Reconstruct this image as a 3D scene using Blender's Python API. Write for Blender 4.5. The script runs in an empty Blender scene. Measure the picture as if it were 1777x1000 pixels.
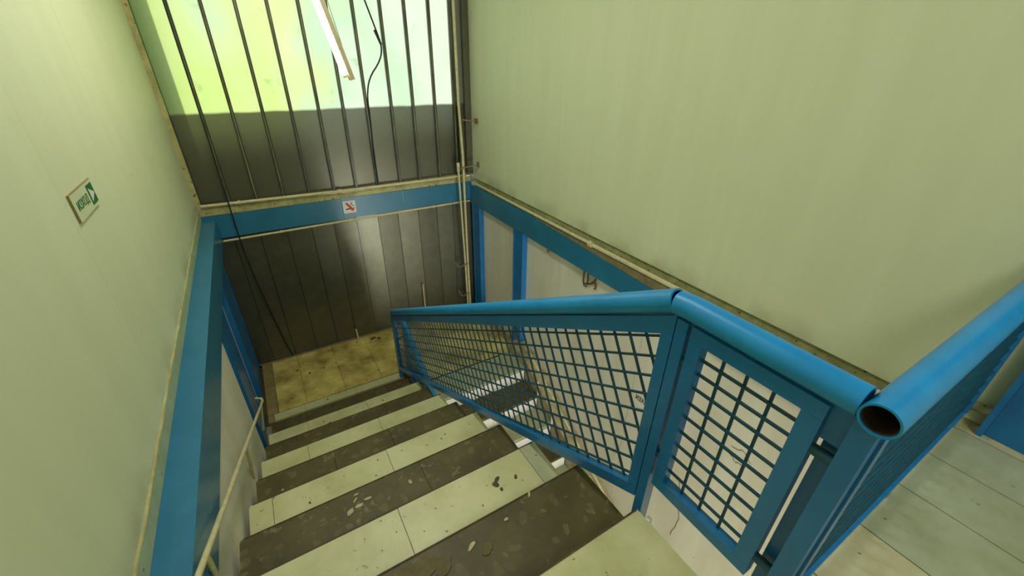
import bpy, bmesh, math, random
from mathutils import Vector, Matrix
random.seed(7)
C = bpy.context.scene.collection
S = bpy.context.scene
# ------------------------------------------------------------------ camera
cam = bpy.data.objects.new('camera', bpy.data.cameras.new('camera'))
C.objects.link(cam)
cam.location = (0, 0, 1.2)
cam.rotation_euler = (1.0677, -0.0119, -0.5408)
cam.data.sensor_width = 36.0
cam.data.lens = 722.0 / 1777.0 * 36.0
cam.data.clip_start = 0.02
S.camera = cam
# ------------------------------------------------------------------ world, sun, lights, exposure
S.view_settings.view_transform = 'Standard'
S.view_settings.look = 'None'
S.view_settings.gamma = 1.0
S.view_settings.use_curve_mapping = False
S.view_settings.exposure = 0.0
W = bpy.data.worlds.new('daylight'); S.world = W
W.use_nodes = True
wn = W.node_tree.nodes; wn.clear()
wo = wn.new('ShaderNodeOutputWorld'); wb = wn.new('ShaderNodeBackground'); ws = wn.new('ShaderNodeTexSky')
ws.sky_type = 'NISHITA'; ws.sun_disc = False; ws.sun_elevation = math.radians(48); ws.sun_rotation = math.radians(20)
W.node_tree.links.new(ws.outputs[0], wb.inputs[0]); W.node_tree.links.new(wb.outputs[0], wo.inputs[0])
wb.inputs[1].default_value = 0.22

def light(name, kind, loc, rot, energy, col, size=None, size_y=None):
    d = bpy.data.lights.new(name, kind); d.energy = energy; d.color = col
    o = bpy.data.objects.new(name, d); o.location = loc; o.rotation_euler = rot
    C.objects.link(o)
    if kind == 'AREA':
        d.shape = 'RECTANGLE'; d.size = size; d.size_y = size_y
    return o
sun = light('sun', 'SUN', (2, 9, 8), (math.radians(-48), 0, math.radians(-8)), 2.7, (1.0, 0.98, 0.92))
sun.data.angle = math.radians(2)
# two unseen fill lights added overhead, then daylight from the entrance below
light('upper_fill_light', 'AREA', (0.9, -1.0, 2.62), (0, 0, 0), 28, (0.97, 0.98, 1.0), 1.2, 0.60)
light('stairwell_fill_light', 'AREA', (0.3, 2.2, 2.62), (0, 0, 0), 30, (0.98, 0.98, 0.98), 0.22, 1.2)
light('entrance_daylight', 'AREA', (1.30, -2.56, -2.35), (math.radians(90), 0, 0), 105, (0.96, 1.0, 0.97), 1.3, 2.0)

# ------------------------------------------------------------------ helpers
def lin(c):
    return tuple(((v / 255.0) / 12.92 if v / 255.0 <= 0.04045 else ((v / 255.0 + 0.055) / 1.055) ** 2.4) for v in c) + (1.0,)

def mat(name, c1, c2=None, scale=6.0, rough=0.6, metal=0.0, spots=None, spot_scale=30.0, spot_t=0.68, bump=0.0,
        bump_scale=60.0, stretch=(1, 1, 1), spec=0.5, coat=0.0, detail=5.0):
    """Principled paint / stone with mottling, optional dark specks and fine relief (all in world position)."""
    m = bpy.data.materials.new(name); m.use_nodes = True
    nt = m.node_tree; n = nt.nodes; L = nt.links
    b = n['Principled BSDF']
    b.inputs['Roughness'].default_value = rough; b.inputs['Metallic'].default_value = metal
    b.inputs['Specular IOR Level'].default_value = spec
    b.inputs['Coat Weight'].default_value = coat
    g = n.new('ShaderNodeNewGeometry'); mp = n.new('ShaderNodeMapping'); mp.inputs['Scale'].default_value = stretch
    L.new(g.outputs['Position'], mp.inputs['Vector'])
    c2 = c2 or c1
    nz = n.new('ShaderNodeTexNoise'); nz.inputs['Scale'].default_value = scale; nz.inputs['Detail'].default_value = detail
    nz.inputs['Roughness'].default_value = 0.62
    L.new(mp.outputs[0], nz.inputs['Vector'])
    r = n.new('ShaderNodeValToRGB'); r.color_ramp.elements[0].position = 0.34; r.color_ramp.elements[1].position = 0.66
    r.color_ramp.elements[0].color = lin(c1); r.color_ramp.elements[1].color = lin(c2)
    L.new(nz.outputs['Fac'], r.inputs['Fac'])
    out = r.outputs['Color']
    if spots:
        n2 = n.new('ShaderNodeTexNoise'); n2.inputs['Scale'].default_value = spot_scale; n2.inputs['Detail'].default_value = 2.0
        L.new(g.outputs['Position'], n2.inputs['Vector'])
        r2 = n.new('ShaderNodeValToRGB'); r2.color_ramp.elements[0].position = spot_t; r2.color_ramp.elements[1].position = spot_t + 0.035
        r2.color_ramp.elements[0].color = (0, 0, 0, 1); r2.color_ramp.elements[1].color = (1, 1, 1, 1)
        L.new(n2.outputs['Fac'], r2.inputs['Fac'])
        mx = n.new('ShaderNodeMix'); mx.data_type = 'RGBA'
        L.new(r2.outputs['Color'], mx.inputs['Factor']); L.new(out, mx.inputs['A']); mx.inputs['B'].default_value = lin(spots)
        out = mx.outputs['Result']
    L.new(out, b.inputs['Base Color'])
    if bump:
        n3 = n.new('ShaderNodeTexNoise'); n3.inputs['Scale'].default_value = bump_scale; n3.inputs['Detail'].default_value = 4.0
        L.new(g.outputs['Position'], n3.inputs['Vector'])
        bp = n.new('ShaderNodeBump'); bp.inputs['Strength'].default_value = bump; bp.inputs['Distance'].default_value = 0.004
        L.new(n3.outputs['Fac'], bp.inputs['Height']); L.new(bp.outputs['Normal'], b.inputs['Normal'])
    return m

def emis(name, col, s):
    m = bpy.data.materials.new(name); m.use_nodes = True
    b = m.node_tree.nodes['Principled BSDF']
    b.inputs['Base Color'].default_value = lin(col)
    b.inputs['Emission Color'].default_value = lin(col); b.inputs['Emission Strength'].default_value = s
    return m

def box(bm, a, b):
    x0, y0, z0 = min(a[0], b[0]), min(a[1], b[1]), min(a[2], b[2]); x1, y1, z1 = max(a[0], b[0]), max(a[1], b[1]), max(a[2], b[2])
    v = [bm.verts.new(p) for p in ((x0, y0, z0), (x1, y0, z0), (x1, y1, z0), (x0, y1, z0), (x0, y0, z1), (x1, y0, z1), (x1, y1, z1), (x0, y1, z1))]
    for f in ((3, 2, 1, 0), (4, 5, 6, 7), (0, 1, 5, 4), (1, 2, 6, 5), (2, 3, 7, 6), (3, 0, 4, 7)):
        bm.faces.new([v[i] for i in f])
    return bm

def prism(bm, poly, axis, lo, hi):
    """Closed prism: poly is a list of 2D points in the two other axes (cyclic order), extruded along axis."""
    def p3(p, t):
        if axis == 'x': return (t, p[0], p[1])
        if axis == 'y': return (p[0], t, p[1])
        return (p[0], p[1], t)
    a = [bm.verts.new(p3(p, lo)) for p in poly]; b = [bm.verts.new(p3(p, hi)) for p in poly]
    bm.faces.new(a); bm.faces.new(b[::-1])
    k = len(poly)
    for i in range(k):
        bm.faces.new((a[i], b[i], b[(i + 1) % k], a[(i + 1) % k]))
    bmesh.ops.recalc_face_normals(bm, faces=bm.faces[:])
    return bm

def tube(bm, pts, r, seg=12, cap=True, inner=None):
    """Round bar through pts with mitred bends; inner = radius of the bore (open pipe)."""
    pts = [Vector(p) for p in pts]; n = len(pts)
    def rings(rad):
        out = []
        d0 = (pts[1] - pts[0]).normalized()
        up = Vector((0, 0, 1)) if abs(d0.z) < 0.9 else Vector((0, 1, 0))
        u = d0.cross(up).normalized(); w = d0.cross(u).normalized()
        for i, p in enumerate(pts):
            if i == 0: t = d0
            elif i == n - 1: t = (pts[i] - pts[i - 1]).normalized()
            else:
                a = (pts[i] - pts[i - 1]).normalized(); b = (pts[i + 1] - pts[i]).normalized(); t = (a + b).normalized()
            # carry the frame
            u = (u - t * u.dot(t)).normalized(); w = t.cross(u).normalized()
            ring = []
            k = 1.0
            for j in range(seg):
                an = 2 * math.pi * j / seg
                ring.append(bm.verts.new(p + (u * math.cos(an) + w * math.sin(an)) * rad * k))
            out.append(ring)
        return out
    R = rings(r)
    def skin(R, flip=False):
        for i in range(len(R) - 1):
            for j in range(seg):
                f = (R[i][j], R[i][(j + 1) % seg], R[i + 1][(j + 1) % seg], R[i + 1][j])
                bm.faces.new(f[::-1] if flip else f)
    skin(R)
    if inner:
        Q = rings(inner); skin(Q, True)
        for e in (0, -1):
            for j in range(seg):
                f = (R[e][j], Q[e][j], Q[e][(j + 1) % seg], R[e][(j + 1) % seg])
                bm.faces.new(f)
    elif cap:
        bm.faces.new(R[0]); bm.faces.new(R[-1][::-1])
    bmesh.ops.recalc_face_normals(bm, faces=bm.faces[:])
    return bm

def bar(bm, a, b, w, up=(1, 0, 0), h=None):
    """Square bar from a to b, w across `up`-direction, h across the other."""
    a = Vector(a); b = Vector(b); h = h or w
    d = (b - a).normalized(); u = Vector(up); u = (u - d * u.dot(d)).normalized(); v = d.cross(u)
    q = []
    for p in (a, b):
        q.append([bm.verts.new(p + u * w / 2 * s + v * h / 2 * t) for s, t in ((-1, -1), (1, -1), (1, 1), (-1, 1))])
    bm.faces.new(q[0][::-1]); bm.faces.new(q[1])
    for i in range(4):
        bm.faces.new((q[0][i], q[0][(i + 1) % 4], q[1][(i + 1) % 4], q[1][i]))
    bmesh.ops.recalc_face_normals(bm, faces=bm.faces[:])
    return bm

def BM(): return bmesh.new()

def root_loc(p):
    v = Vector((0, 0, 0))
    while p is not None:
        v += p.location; p = p.parent
    return v

def obj(name, bm, m, parent=None, smooth=False, bevel=0.0):
    if bevel:
        bmesh.ops.bevel(bm, geom=[e for e in bm.edges if e.calc_face_angle(0) > 0.5], offset=bevel, segments=2, affect='EDGES', profile=0.6)
    me = bpy.data.meshes.new(name)
    if parent is not None:
        bmesh.ops.translate(bm, verts=bm.verts[:], vec=-root_loc(parent))
    bm.to_mesh(me); bm.free()
    me.materials.append(m)
    if smooth:
        for p in me.polygons: p.use_smooth = True
        me.set_sharp_from_angle(angle=math.radians(40))
    o = bpy.data.objects.new(name, me); C.objects.link(o)
    if parent is not None: o.parent = parent
    return o

def tag(o, label, cat, group=None):
    o['label'] = label; o['category'] = cat
    if group: o['group'] = group
    return o

def thing(name, label, cat, loc, group=None):
    o = bpy.data.objects.new(name, None); o.empty_display_size = 0.1
    o.location = loc; C.objects.link(o)
    return tag(o, label, cat, group)

def struct(name, loc=(0, 0, 0)):
    o = bpy.data.objects.new(name, None); o.empty_display_size = 0.1; o.location = loc; C.objects.link(o)
    o['kind'] = 'structure'
    return o

def stuff(o): o['kind'] = 'stuff'; return o

# ------------------------------------------------------------------ materials
m_wall = mat('cream_wall_paint', (216, 221, 184), (211, 216, 178), 3.0, 0.55, spots=(150, 140, 96), spot_scale=16, spot_t=0.80, bump=0.05, stretch=(1, 2.2, 0.25))
m_wall_low = mat('white_wall_paint', (226, 222, 204), (212, 206, 186), 2.2, 0.6, spots=(150, 132, 100), spot_scale=12, spot_t=0.78, bump=0.06, stretch=(1, 2.0, 0.4))
m_trim = mat('olive_cream_trim', (190, 184, 128), (156, 150, 96), 14, 0.6, spots=(96, 84, 44), spot_scale=34, spot_t=0.66, bump=0.2)
m_trim_lt = mat('pale_green_trim', (176, 190, 152), (160, 172, 132), 12, 0.55, spots=(110, 104, 62), spot_scale=30, spot_t=0.70, bump=0.15)
m_pipe = mat('cream_pipe_paint', (214, 206, 160), (192, 182, 132), 24, 0.45, spots=(128, 106, 60), spot_scale=50, spot_t=0.72, bump=0.1)
m_blue = mat('blue_gloss_paint', (24, 118, 180), (16, 104, 164), 5, 0.36, spots=(30, 60, 66), spot_scale=40, spot_t=0.80, bump=0.06, coat=0.15)
m_rail = mat('bright_blue_handrail_paint', (20, 142, 204), (14, 128, 188), 6, 0.38, spots=(28, 50, 56), spot_scale=46, spot_t=0.80, bump=0.06, coat=0.0)
m_beam = mat('blue_beam_paint', (44, 118, 152), (36, 106, 138), 4, 0.30, spots=(40, 70, 74), spot_scale=36, spot_t=0.80, bump=0.06)
m_wire = mat('teal_mesh_paint', (16, 76, 96), (12, 64, 82), 18, 0.45)
m_rust = mat('rusty_bore', (74, 52, 34), (46, 34, 26), 40, 0.85, bump=0.4)
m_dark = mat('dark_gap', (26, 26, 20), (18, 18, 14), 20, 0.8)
m_light_tile = mat('cream_stone_tile', (200, 198, 150), (174, 172, 118), 4, 0.42, spots=(116, 104, 58), spot_scale=38, spot_t=0.705, bump=0.1)
m_green_tile = mat('grey_green_tile', (176, 176, 140), (160, 162, 124), 6, 0.45, spots=(110, 100, 62), spot_scale=30, spot_t=0.74, bump=0.1)
m_land_tile = mat('yellowed_landing_tile', (226, 208, 120), (140, 118, 58), 3.6, 0.45, spots=(92, 74, 34), spot_scale=16, spot_t=0.70, bump=0.1)
m_border = mat('worn_border_tile', (150, 134, 84), (128, 112, 66), 12, 0.5, bump=0.1)
m_floor_a = mat('cream_floor_tile', (208, 204, 166), (176, 166, 116), 4, 0.42, spots=(120, 108, 70), spot_scale=30, spot_t=0.72, bump=0.12)
m_floor_b = mat('pale_green_floor_tile', (182, 188, 156), (156, 160, 122), 4, 0.42, spots=(112, 104, 70), spot_scale=26, spot_t=0.72, bump=0.12)
m_dark_tile = mat('brown_agglomerate_tile', (90, 82, 48), (70, 63, 34), 5, 0.5, spec=0.3, bump=0.1)
m_grout = mat('dirty_grout', (84, 74, 42), (62, 54, 30), 20, 0.9)
m_concrete = mat('stair_concrete', (150, 144, 112), (128, 122, 94), 8, 0.85, bump=0.3)
m_riser = mat('white_riser_tile', (244, 240, 230), (236, 230, 216), 8, 0.35, spots=(150, 130, 96), spot_scale=40, spot_t=0.76)
m_stain = mat('dried_dark_stain', (92, 86, 58), (62, 56, 36), 60, 0.9)
m_scuff = mat('pale_scuff', (190, 180, 140), (160, 150, 110), 60, 0.8)
m_black = mat('black_cable_rubber', (30, 32, 28), (24, 26, 22), 20, 0.5)
m_steel = mat('weathered_bracket', (150, 138, 96), (110, 96, 62), 40, 0.5)
m_brown = mat('rusty_hook', (104, 78, 50), (70, 50, 32), 60, 0.7)
m_bar = mat('dark_glazing_bar', (66, 68, 50), (48, 50, 38), 22, 0.34, spots=(150, 150, 120), spot_scale=30, spot_t=0.72, stretch=(1, 1, 0.2), bump=0.2)
m_bead = mat('weathered_sealant', (150, 150, 118), (70, 72, 52), 9, 0.3, stretch=(1, 1, 0.35), bump=0.3)
m_housing = mat('beige_lamp_housing', (196, 184, 140), (180, 168, 124), 20, 0.5)
m_plate = mat('sign_plate', (212, 218, 178), (206, 212, 172), 10, 0.4)
m_plate_w = mat('white_sign_plate', (226, 224, 214), (218, 216, 204), 10, 0.4)
m_green = mat('sign_green', (18, 112, 44), (14, 98, 38), 20, 0.5)
m_ink = mat('sign_black', (30, 40, 32), (24, 32, 26), 20, 0.5)
m_red = mat('sign_red', (206, 60, 50), (190, 50, 44), 20, 0.5)
m_grey = mat('sign_grey', (90, 96, 90), (80, 86, 80), 20, 0.5)
m_worn = mat('worn_patch', (104, 95, 60), (86, 78, 46), 26, 0.6, spec=0.2)
m_skirt = mat('dirty_skirting', (172, 162, 124), (140, 126, 86), 9, 0.7, bump=0.2)
m_ceil = mat('ceiling_paint', (220, 218, 190), (212, 210, 182), 3, 0.7)

def grime(m):
    """Greenish grime along the lowest hand's breadth of the wall."""
    nt = m.node_tree; n = nt.nodes; L = nt.links; b = n['Principled BSDF']
    src = b.inputs['Base Color'].links[0].from_socket
    g = n.new('ShaderNodeNewGeometry'); sp = n.new('ShaderNodeSeparateXYZ'); L.new(g.outputs['Position'], sp.inputs[0])
    mr = n.new('ShaderNodeMapRange'); mr.interpolation_type = 'SMOOTHSTEP'; mr.inputs['From Min'].default_value = 0.13; mr.inputs['From Max'].default_value = -0.01
    L.new(sp.outputs['Z'], mr.inputs['Value'])
    nz = n.new('ShaderNodeTexNoise'); nz.inputs['Scale'].default_value = 3.2; nz.inputs['Detail'].default_value = 6; L.new(g.outputs['Position'], nz.inputs['Vector'])
    r = n.new('ShaderNodeValToRGB'); r.color_ramp.elements[0].position = 0.42; r.color_ramp.elements[1].position = 0.72; L.new(nz.outputs['Fac'], r.inputs[0])
    mu = n.new('ShaderNodeMath'); mu.operation = 'MULTIPLY'; L.new(mr.outputs[0], mu.inputs[0]); L.new(r.outputs[0], mu.inputs[1])
    r.color_ramp.elements[1].color = (0.5, 0.5, 0.5, 1)
    mx = n.new('ShaderNodeMix'); mx.data_type = 'RGBA'; L.new(mu.outputs[0], mx.inputs['Factor']); L.new(src, mx.inputs['A']); mx.inputs['B'].default_value = lin((128, 120, 70))
    L.new(mx.outputs['Result'], b.inputs['Base Color'])
grime(m_wall)

def agglomerate(m):
    """Pebbly inclusions and pale veins in the brown stone."""
    nt = m.node_tree; n = nt.nodes; L = nt.links; b = n['Principled BSDF']
    src = b.inputs['Base Color'].links[0].from_socket
    g = n.new('ShaderNodeNewGeometry')
    wob = n.new('ShaderNodeTexNoise'); wob.inputs['Scale'].default_value = 14; L.new(g.outputs['Position'], wob.inputs['Vector'])
    add = n.new('ShaderNodeVectorMath'); add.operation = 'MULTIPLY_ADD'; add.inputs[1].default_value = (0.06, 0.06, 0.06)
    L.new(wob.outputs['Color'], add.inputs[0]); L.new(g.outputs['Position'], add.inputs[2])
    v = n.new('ShaderNodeTexVoronoi'); v.inputs['Scale'].default_value = 24; L.new(add.outputs[0], v.inputs['Vector'])
    hs = n.new('ShaderNodeSeparateColor'); L.new(v.outputs['Color'], hs.inputs[0])
    rr = n.new('ShaderNodeValToRGB'); rr.color_ramp.elements[0].position = 0.55; rr.color_ramp.elements[1].position = 0.95
    L.new(hs.outputs[0], rr.inputs[0])
    ed = n.new('ShaderNodeMath'); ed.operation = 'LESS_THAN'; ed.inputs[1].default_value = 0.42; L.new(v.outputs['Distance'], ed.inputs[0])
    mu = n.new('ShaderNodeMath'); mu.operation = 'MULTIPLY'; L.new(rr.outputs[0], mu.inputs[0]); L.new(ed.outputs[0], mu.inputs[1])
    mu2 = n.new('ShaderNodeMath'); mu2.operation = 'MULTIPLY'; mu2.inputs[1].default_value = 0.28; L.new(mu.outputs[0], mu2.inputs[0])
    mx = n.new('ShaderNodeMix'); mx.data_type = 'RGBA'; L.new(mu2.outputs[0], mx.inputs['Factor']); L.new(src, mx.inputs['A']); mx.inputs['B'].default_value = lin((136, 128, 92))
    n2 = n.new('ShaderNodeTexNoise'); n2.inputs['Scale'].default_value = 22; n2.inputs['Detail'].default_value = 9; L.new(g.outputs['Position'], n2.inputs['Vector'])
    r2 = n.new('ShaderNodeValToRGB')
    e = r2.color_ramp.elements; e[0].position = 0.63; e[0].color = (0, 0, 0, 1); e[1].position = 0.76; e[1].color = (0.6, 0.6, 0.6, 1)
    L.new(n2.outputs['Fac'], r2.inputs[0])
    m2 = n.new('ShaderNodeMix'); m2.data_type = 'RGBA'; L.new(r2.outputs[0], m2.inputs['Factor']); L.new(mx.outputs['Result'], m2.inputs['A']); m2.inputs['B'].default_value = lin((150, 140, 98))
    L.new(m2.outputs['Result'], b.inputs['Base Color'])
agglomerate(m_dark_tile)

def channel_glass():
    """Frosted channel glass, painted dark below z = 0.78 (brushed edge); above it lets the daylight through."""
    m = bpy.data.materials.new('channel_glass'); m.use_nodes = True
    nt = m.node_tree; n = nt.nodes; L = nt.links; n.clear()
    out = n.new('ShaderNodeOutputMaterial')
    g = n.new('ShaderNodeNewGeometry'); sp = n.new('ShaderNodeSeparateXYZ'); L.new(g.outputs['Position'], sp.inputs[0])
    # glow of blurred foliage put into the glass tint: yellow green to mint
    mp = n.new('ShaderNodeMapping'); mp.inputs['Scale'].default_value = (1.0, 1, 0.75); L.new(g.outputs['Position'], mp.inputs['Vector'])
    nz = n.new('ShaderNodeTexNoise'); nz.inputs['Scale'].default_value = 1.7; nz.inputs['Detail'].default_value = 2.0; L.new(mp.outputs[0], nz.inputs['Vector'])
    gx = n.new('ShaderNodeMapRange'); gx.inputs['From Min'].default_value = -0.4; gx.inputs['From Max'].default_value = 2.0
    gx.inputs['To Min'].default_value = -0.22; gx.inputs['To Max'].default_value = 0.40; L.new(sp.outputs['X'], gx.inputs['Value'])
    ad = n.new('ShaderNodeMath'); ad.operation = 'ADD'; L.new(nz.outputs['Fac'], ad.inputs[0]); L.new(gx.outputs[0], ad.inputs[1])
    r = n.new('ShaderNodeValToRGB'); e = r.color_ramp.elements
    e[0].position = 0.22; e[0].color = lin((214, 240, 140)); e[1].position = 0.80; e[1].color = lin((228, 242, 208))
    k = r.color_ramp.elements.new(0.48); k.color = lin((220, 240, 166))
    k = r.color_ramp.elements.new(0.62); k.color = lin((206, 234, 190))
    L.new(ad.outputs[0], r.inputs[0])
    # darker green smears: blurred foliage shade painted into the glass colour
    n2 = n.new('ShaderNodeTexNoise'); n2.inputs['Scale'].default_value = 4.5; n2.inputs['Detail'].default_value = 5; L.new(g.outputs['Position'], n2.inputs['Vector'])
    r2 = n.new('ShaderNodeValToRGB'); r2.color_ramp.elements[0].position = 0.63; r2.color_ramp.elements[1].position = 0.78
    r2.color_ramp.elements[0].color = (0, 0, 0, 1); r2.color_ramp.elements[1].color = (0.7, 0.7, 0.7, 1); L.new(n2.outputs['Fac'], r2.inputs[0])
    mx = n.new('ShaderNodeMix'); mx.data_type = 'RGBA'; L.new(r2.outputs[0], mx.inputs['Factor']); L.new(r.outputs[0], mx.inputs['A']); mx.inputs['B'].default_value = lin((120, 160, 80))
    tr = n.new('ShaderNodeBsdfTranslucent'); L.new(mx.outputs['Result'], tr.inputs['Color'])
    gl = n.new('ShaderNodeBsdfGlossy'); gl.inputs['Roughness'].default_value = 0.25; gl.inputs['Color'].default_value = (0.8, 0.8, 0.8, 1)
    ms = n.new('ShaderNodeMixShader'); ms.inputs[0].default_value = 0.05; L.new(tr.outputs[0], ms.inputs[1]); L.new(gl.outputs[0], ms.inputs[2])
    # dark paint
    pb = n.new('ShaderNodeBsdfPrincipled'); pb.inputs['Roughness'].default_value = 0.34; pb.inputs['Metallic'].default_value = 0.72
    n3 = n.new('ShaderNodeTexNoise'); n3.inputs['Scale'].default_value = 9; n3.inputs['Detail'].default_value = 8; L.new(g.outputs['Position'], n3.inputs['Vector'])
    r3 = n.new('ShaderNodeValToRGB'); r3.color_ramp.elements[0].color = lin((104, 103, 88)); r3.color_ramp.elements[1].color = lin((112, 110, 94)); L.new(n3.outputs['Fac'], r3.inputs[0])
    L.new(r3.outputs[0], pb.inputs['Base Color'])
    n5 = n.new('ShaderNodeTexNoise'); n5.inputs['Scale'].default_value = 240; L.new(g.outputs['Position'], n5.inputs['Vector'])
    bp = n.new('ShaderNodeBump'); bp.inputs['Strength'].default_value = 0.12; bp.inputs['Distance'].default_value = 0.002; L.new(n5.outputs['Fac'], bp.inputs['Height']); L.new(bp.outputs[0], pb.inputs['Normal'])
    # brushed edge of the paint
    n4 = n.new('ShaderNodeTexNoise'); n4.inputs['Scale'].default_value = 5; n4.inputs['Detail'].default_value = 3; L.new(g.outputs['Position'], n4.inputs['Vector'])
    ma = n.new('ShaderNodeMath'); ma.operation = 'MULTIPLY_ADD'; ma.inputs[1].default_value = 0.02; L.new(n4.outputs['Fac'], ma.inputs[0]); L.new(sp.outputs['Z'], ma.inputs[2])
    mr = n.new('ShaderNodeMapRange'); mr.interpolation_type = 'SMOOTHSTEP'
    mr.inputs['From Min'].default_value = 0.772; mr.inputs['From Max'].default_value = 0.802; L.new(ma.outputs[0], mr.inputs['Value'])
    # thin paint just under the edge still glows a little
    mr2 = n.new('ShaderNodeMapRange'); mr2.interpolation_type = 'SMOOTHSTEP'
    mr2.inputs['From Min'].default_value = 0.36; mr2.inputs['From Max'].default_value = 0.83; mr2.inputs['To Max'].default_value = 0.09; L.new(ma.outputs[0], mr2.inputs['Value'])
    mxx = n.new('ShaderNodeMath'); mxx.operation = 'MAXIMUM'; L.new(mr.outputs[0], mxx.inputs[0]); L.new(mr2.outputs[0], mxx.inputs[1])
    # the last narrow channel in the right corner is painted over its full height
    lt = n.new('ShaderNodeMath'); lt.operation = 'LESS_THAN'; lt.inputs[1].default_value = 1.965; L.new(sp.outputs['X'], lt.inputs[0])
    lm = n.new('ShaderNodeMath'); lm.operation = 'MAXIMUM'; lm.inputs[1].default_value = 0.05; L.new(lt.outputs[0], lm.inputs[0])
    mm = n.new('ShaderNodeMath'); mm.operation = 'MULTIPLY'; L.new(mxx.outputs[0], mm.inputs[0]); L.new(lm.outputs[0], mm.inputs[1])
    fin = n.new('ShaderNodeMixShader'); L.new(mm.outputs[0], fin.inputs[0]); L.new(pb.outputs[0], fin.inputs[1]); L.new(ms.outputs[0], fin.inputs[2])
    L.new(fin.outputs[0], out.inputs[0])
    return m
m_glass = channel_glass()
m_paint = mat('dark_painted_panel', (104, 103, 88), (114, 112, 96), 9, 0.34, metal=0.72, bump=0.12, bump_scale=240, spots=(110, 106, 84), spot_scale=24, spot_t=0.80)

# ------------------------------------------------------------------ geometry constants (metres, floor of the upper storey = 0)
XL, XR, YF = -0.537, 2.13, 4.438      # wall faces
ZT = 2.75                             # ceiling
ZL = -1.75                            # landing between the flights
ZB = -3.5                             # storey below
def ny(k): return 0.48 + 0.307 * k if k < 10 else 3.506    # nosing of step k
def nz_(k): return -0.175 * k

# ------------------------------------------------------------------ walls
def panels(parent, name, axis_x, thick, y_edges, z0, z1, m, gap=0.0004):
    for a, b in zip(y_edges[:-1], y_edges[1:]):
        bm = BM(); box(bm, (axis_x, a + gap, z0), (axis_x + thick, b - gap, z1)); obj(name, bm, m, parent)
wl = struct('wall_left', (XL, 0, 0))
panels(wl, 'wall_panel', XL, -0.05, [-2.6, -0.55, 0.62, 1.78, 2.60, YF - 0.03], 0.0, ZT, m_wall)
obj('backing', box(BM(), (XL - 0.0505, -2.6, -0.5), (XL - 0.15, 4.6, ZT)), m_trim, wl)
obj('end_trim', box(BM(), (XL, YF - 0.035, 0.0), (-0.499, YF - 0.004, ZT)), m_trim, wl, bevel=0.003)
obj('bottom_trim', box(BM(), (XL - 0.05, -2.6, -0.079), (XL + 0.006, YF - 0.03, -0.0015)), m_trim_lt, wl)
# ragged mortar bead between wall and trim
bm = BM(); pts = []
y = -0.6
while y < 4.38:
    pts.append((XL + 0.004 + random.uniform(-0.002, 0.002), y, -0.004 + random.uniform(-0.003, 0.002))); y += 0.06
tube(bm, pts, 0.005, 6); obj('mortar_bead', bm, m_trim, wl)

wll = struct('wall_left_lower', (-0.45, 0, ZB))
obj('near_panel', box(BM(), (-0.45, -2.6, ZB), (-0.62, 2.74, -0.312)), m_wall_low, wll)
obj('shadow_recess', box(BM(), (-0.50, 2.742, ZB), (-0.62, 2.86, -0.312)), m_dark, wll)  # shade of the gap put into its near-black colour
obj('far_panel', box(BM(), (-0.535, 2.86, ZB), (-0.62, 4.6, -0.312)), m_wall_low, wll)

wr = struct('wall_right', (XR, 0, 0))
panels(wr, 'wall_panel', XR, 0.05, [-2.6, -0.8, 2.806, YF - 0.004], -0.011, ZT, m_wall)
obj('backing', box(BM(), (XR + 0.0525, -2.6, -0.5), (XR + 0.16, 4.6, ZT)), m_trim, wr)
obj('bottom_trim', box(BM(), (XR + 0.018, -2.6, -0.079), (XR + 0.052, YF - 0.03, -0.0135)), m_trim, wr)

wrl = struct('wall_right_lower', (2.15, 0, ZB))
for a, b in ((-2.6, 0.2), (0.2, 1.66), (1.66, 3.33), (3.33, 4.6)):
    obj('wall_panel', box(BM(), (2.15, a + 0.0015, ZB), (2.30, b - 0.0015, -0.312)), m_wall_low, wrl)
def crack(pts, r=0.0022):
    bm = BM(); q = []
    for a, b in zip(pts[:-1], pts[1:]):
        for t in range(5):
            f = t / 5.0
            q.append((2.1497, a[0] + (b[0] - a[0]) * f + random.uniform(-0.006, 0.006), a[1] + (b[1] - a[1]) * f + random.uniform(-0.006, 0.006)))
    q.append((2.1497, pts[-1][0], pts[-1][1])); tube(bm, q, r, 5); obj('crack', bm, m_stain, wrl)
crack([(1.08, -1.55), (1.0, -1.9), (1.02, -2.15)]); crack([(0.83, -0.93), (0.76, -0.90), (0.70, -0.95)]); crack([(0.84, -0.98), (0.78, -1.02), (0.72, -1.0)])
crack([(2.62, -0.72), (2.48, -0.86), (2.36, -1.02)], 0.0014); crack([(1.32, -1.9), (1.27, -2.05)], 0.002)
crack([(1.28, -0.62), (1.25, -0.70), (1.27, -0.78), (1.33, -0.82)], 0.003)
wbk = struct('wall_back', (0, -2.6, ZB))
obj('wall_face', box(BM(), (-0.7, -2.6, ZB), (2.3, -2.75, ZT)), m_wall, wbk)
ce = struct('ceiling', (0, 0, ZT))
obj('ceiling_board', box(BM(), (-0.7, -2.75, ZT), (2.3, 4.7, ZT + 0.12)), m_ceil, ce)

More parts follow.
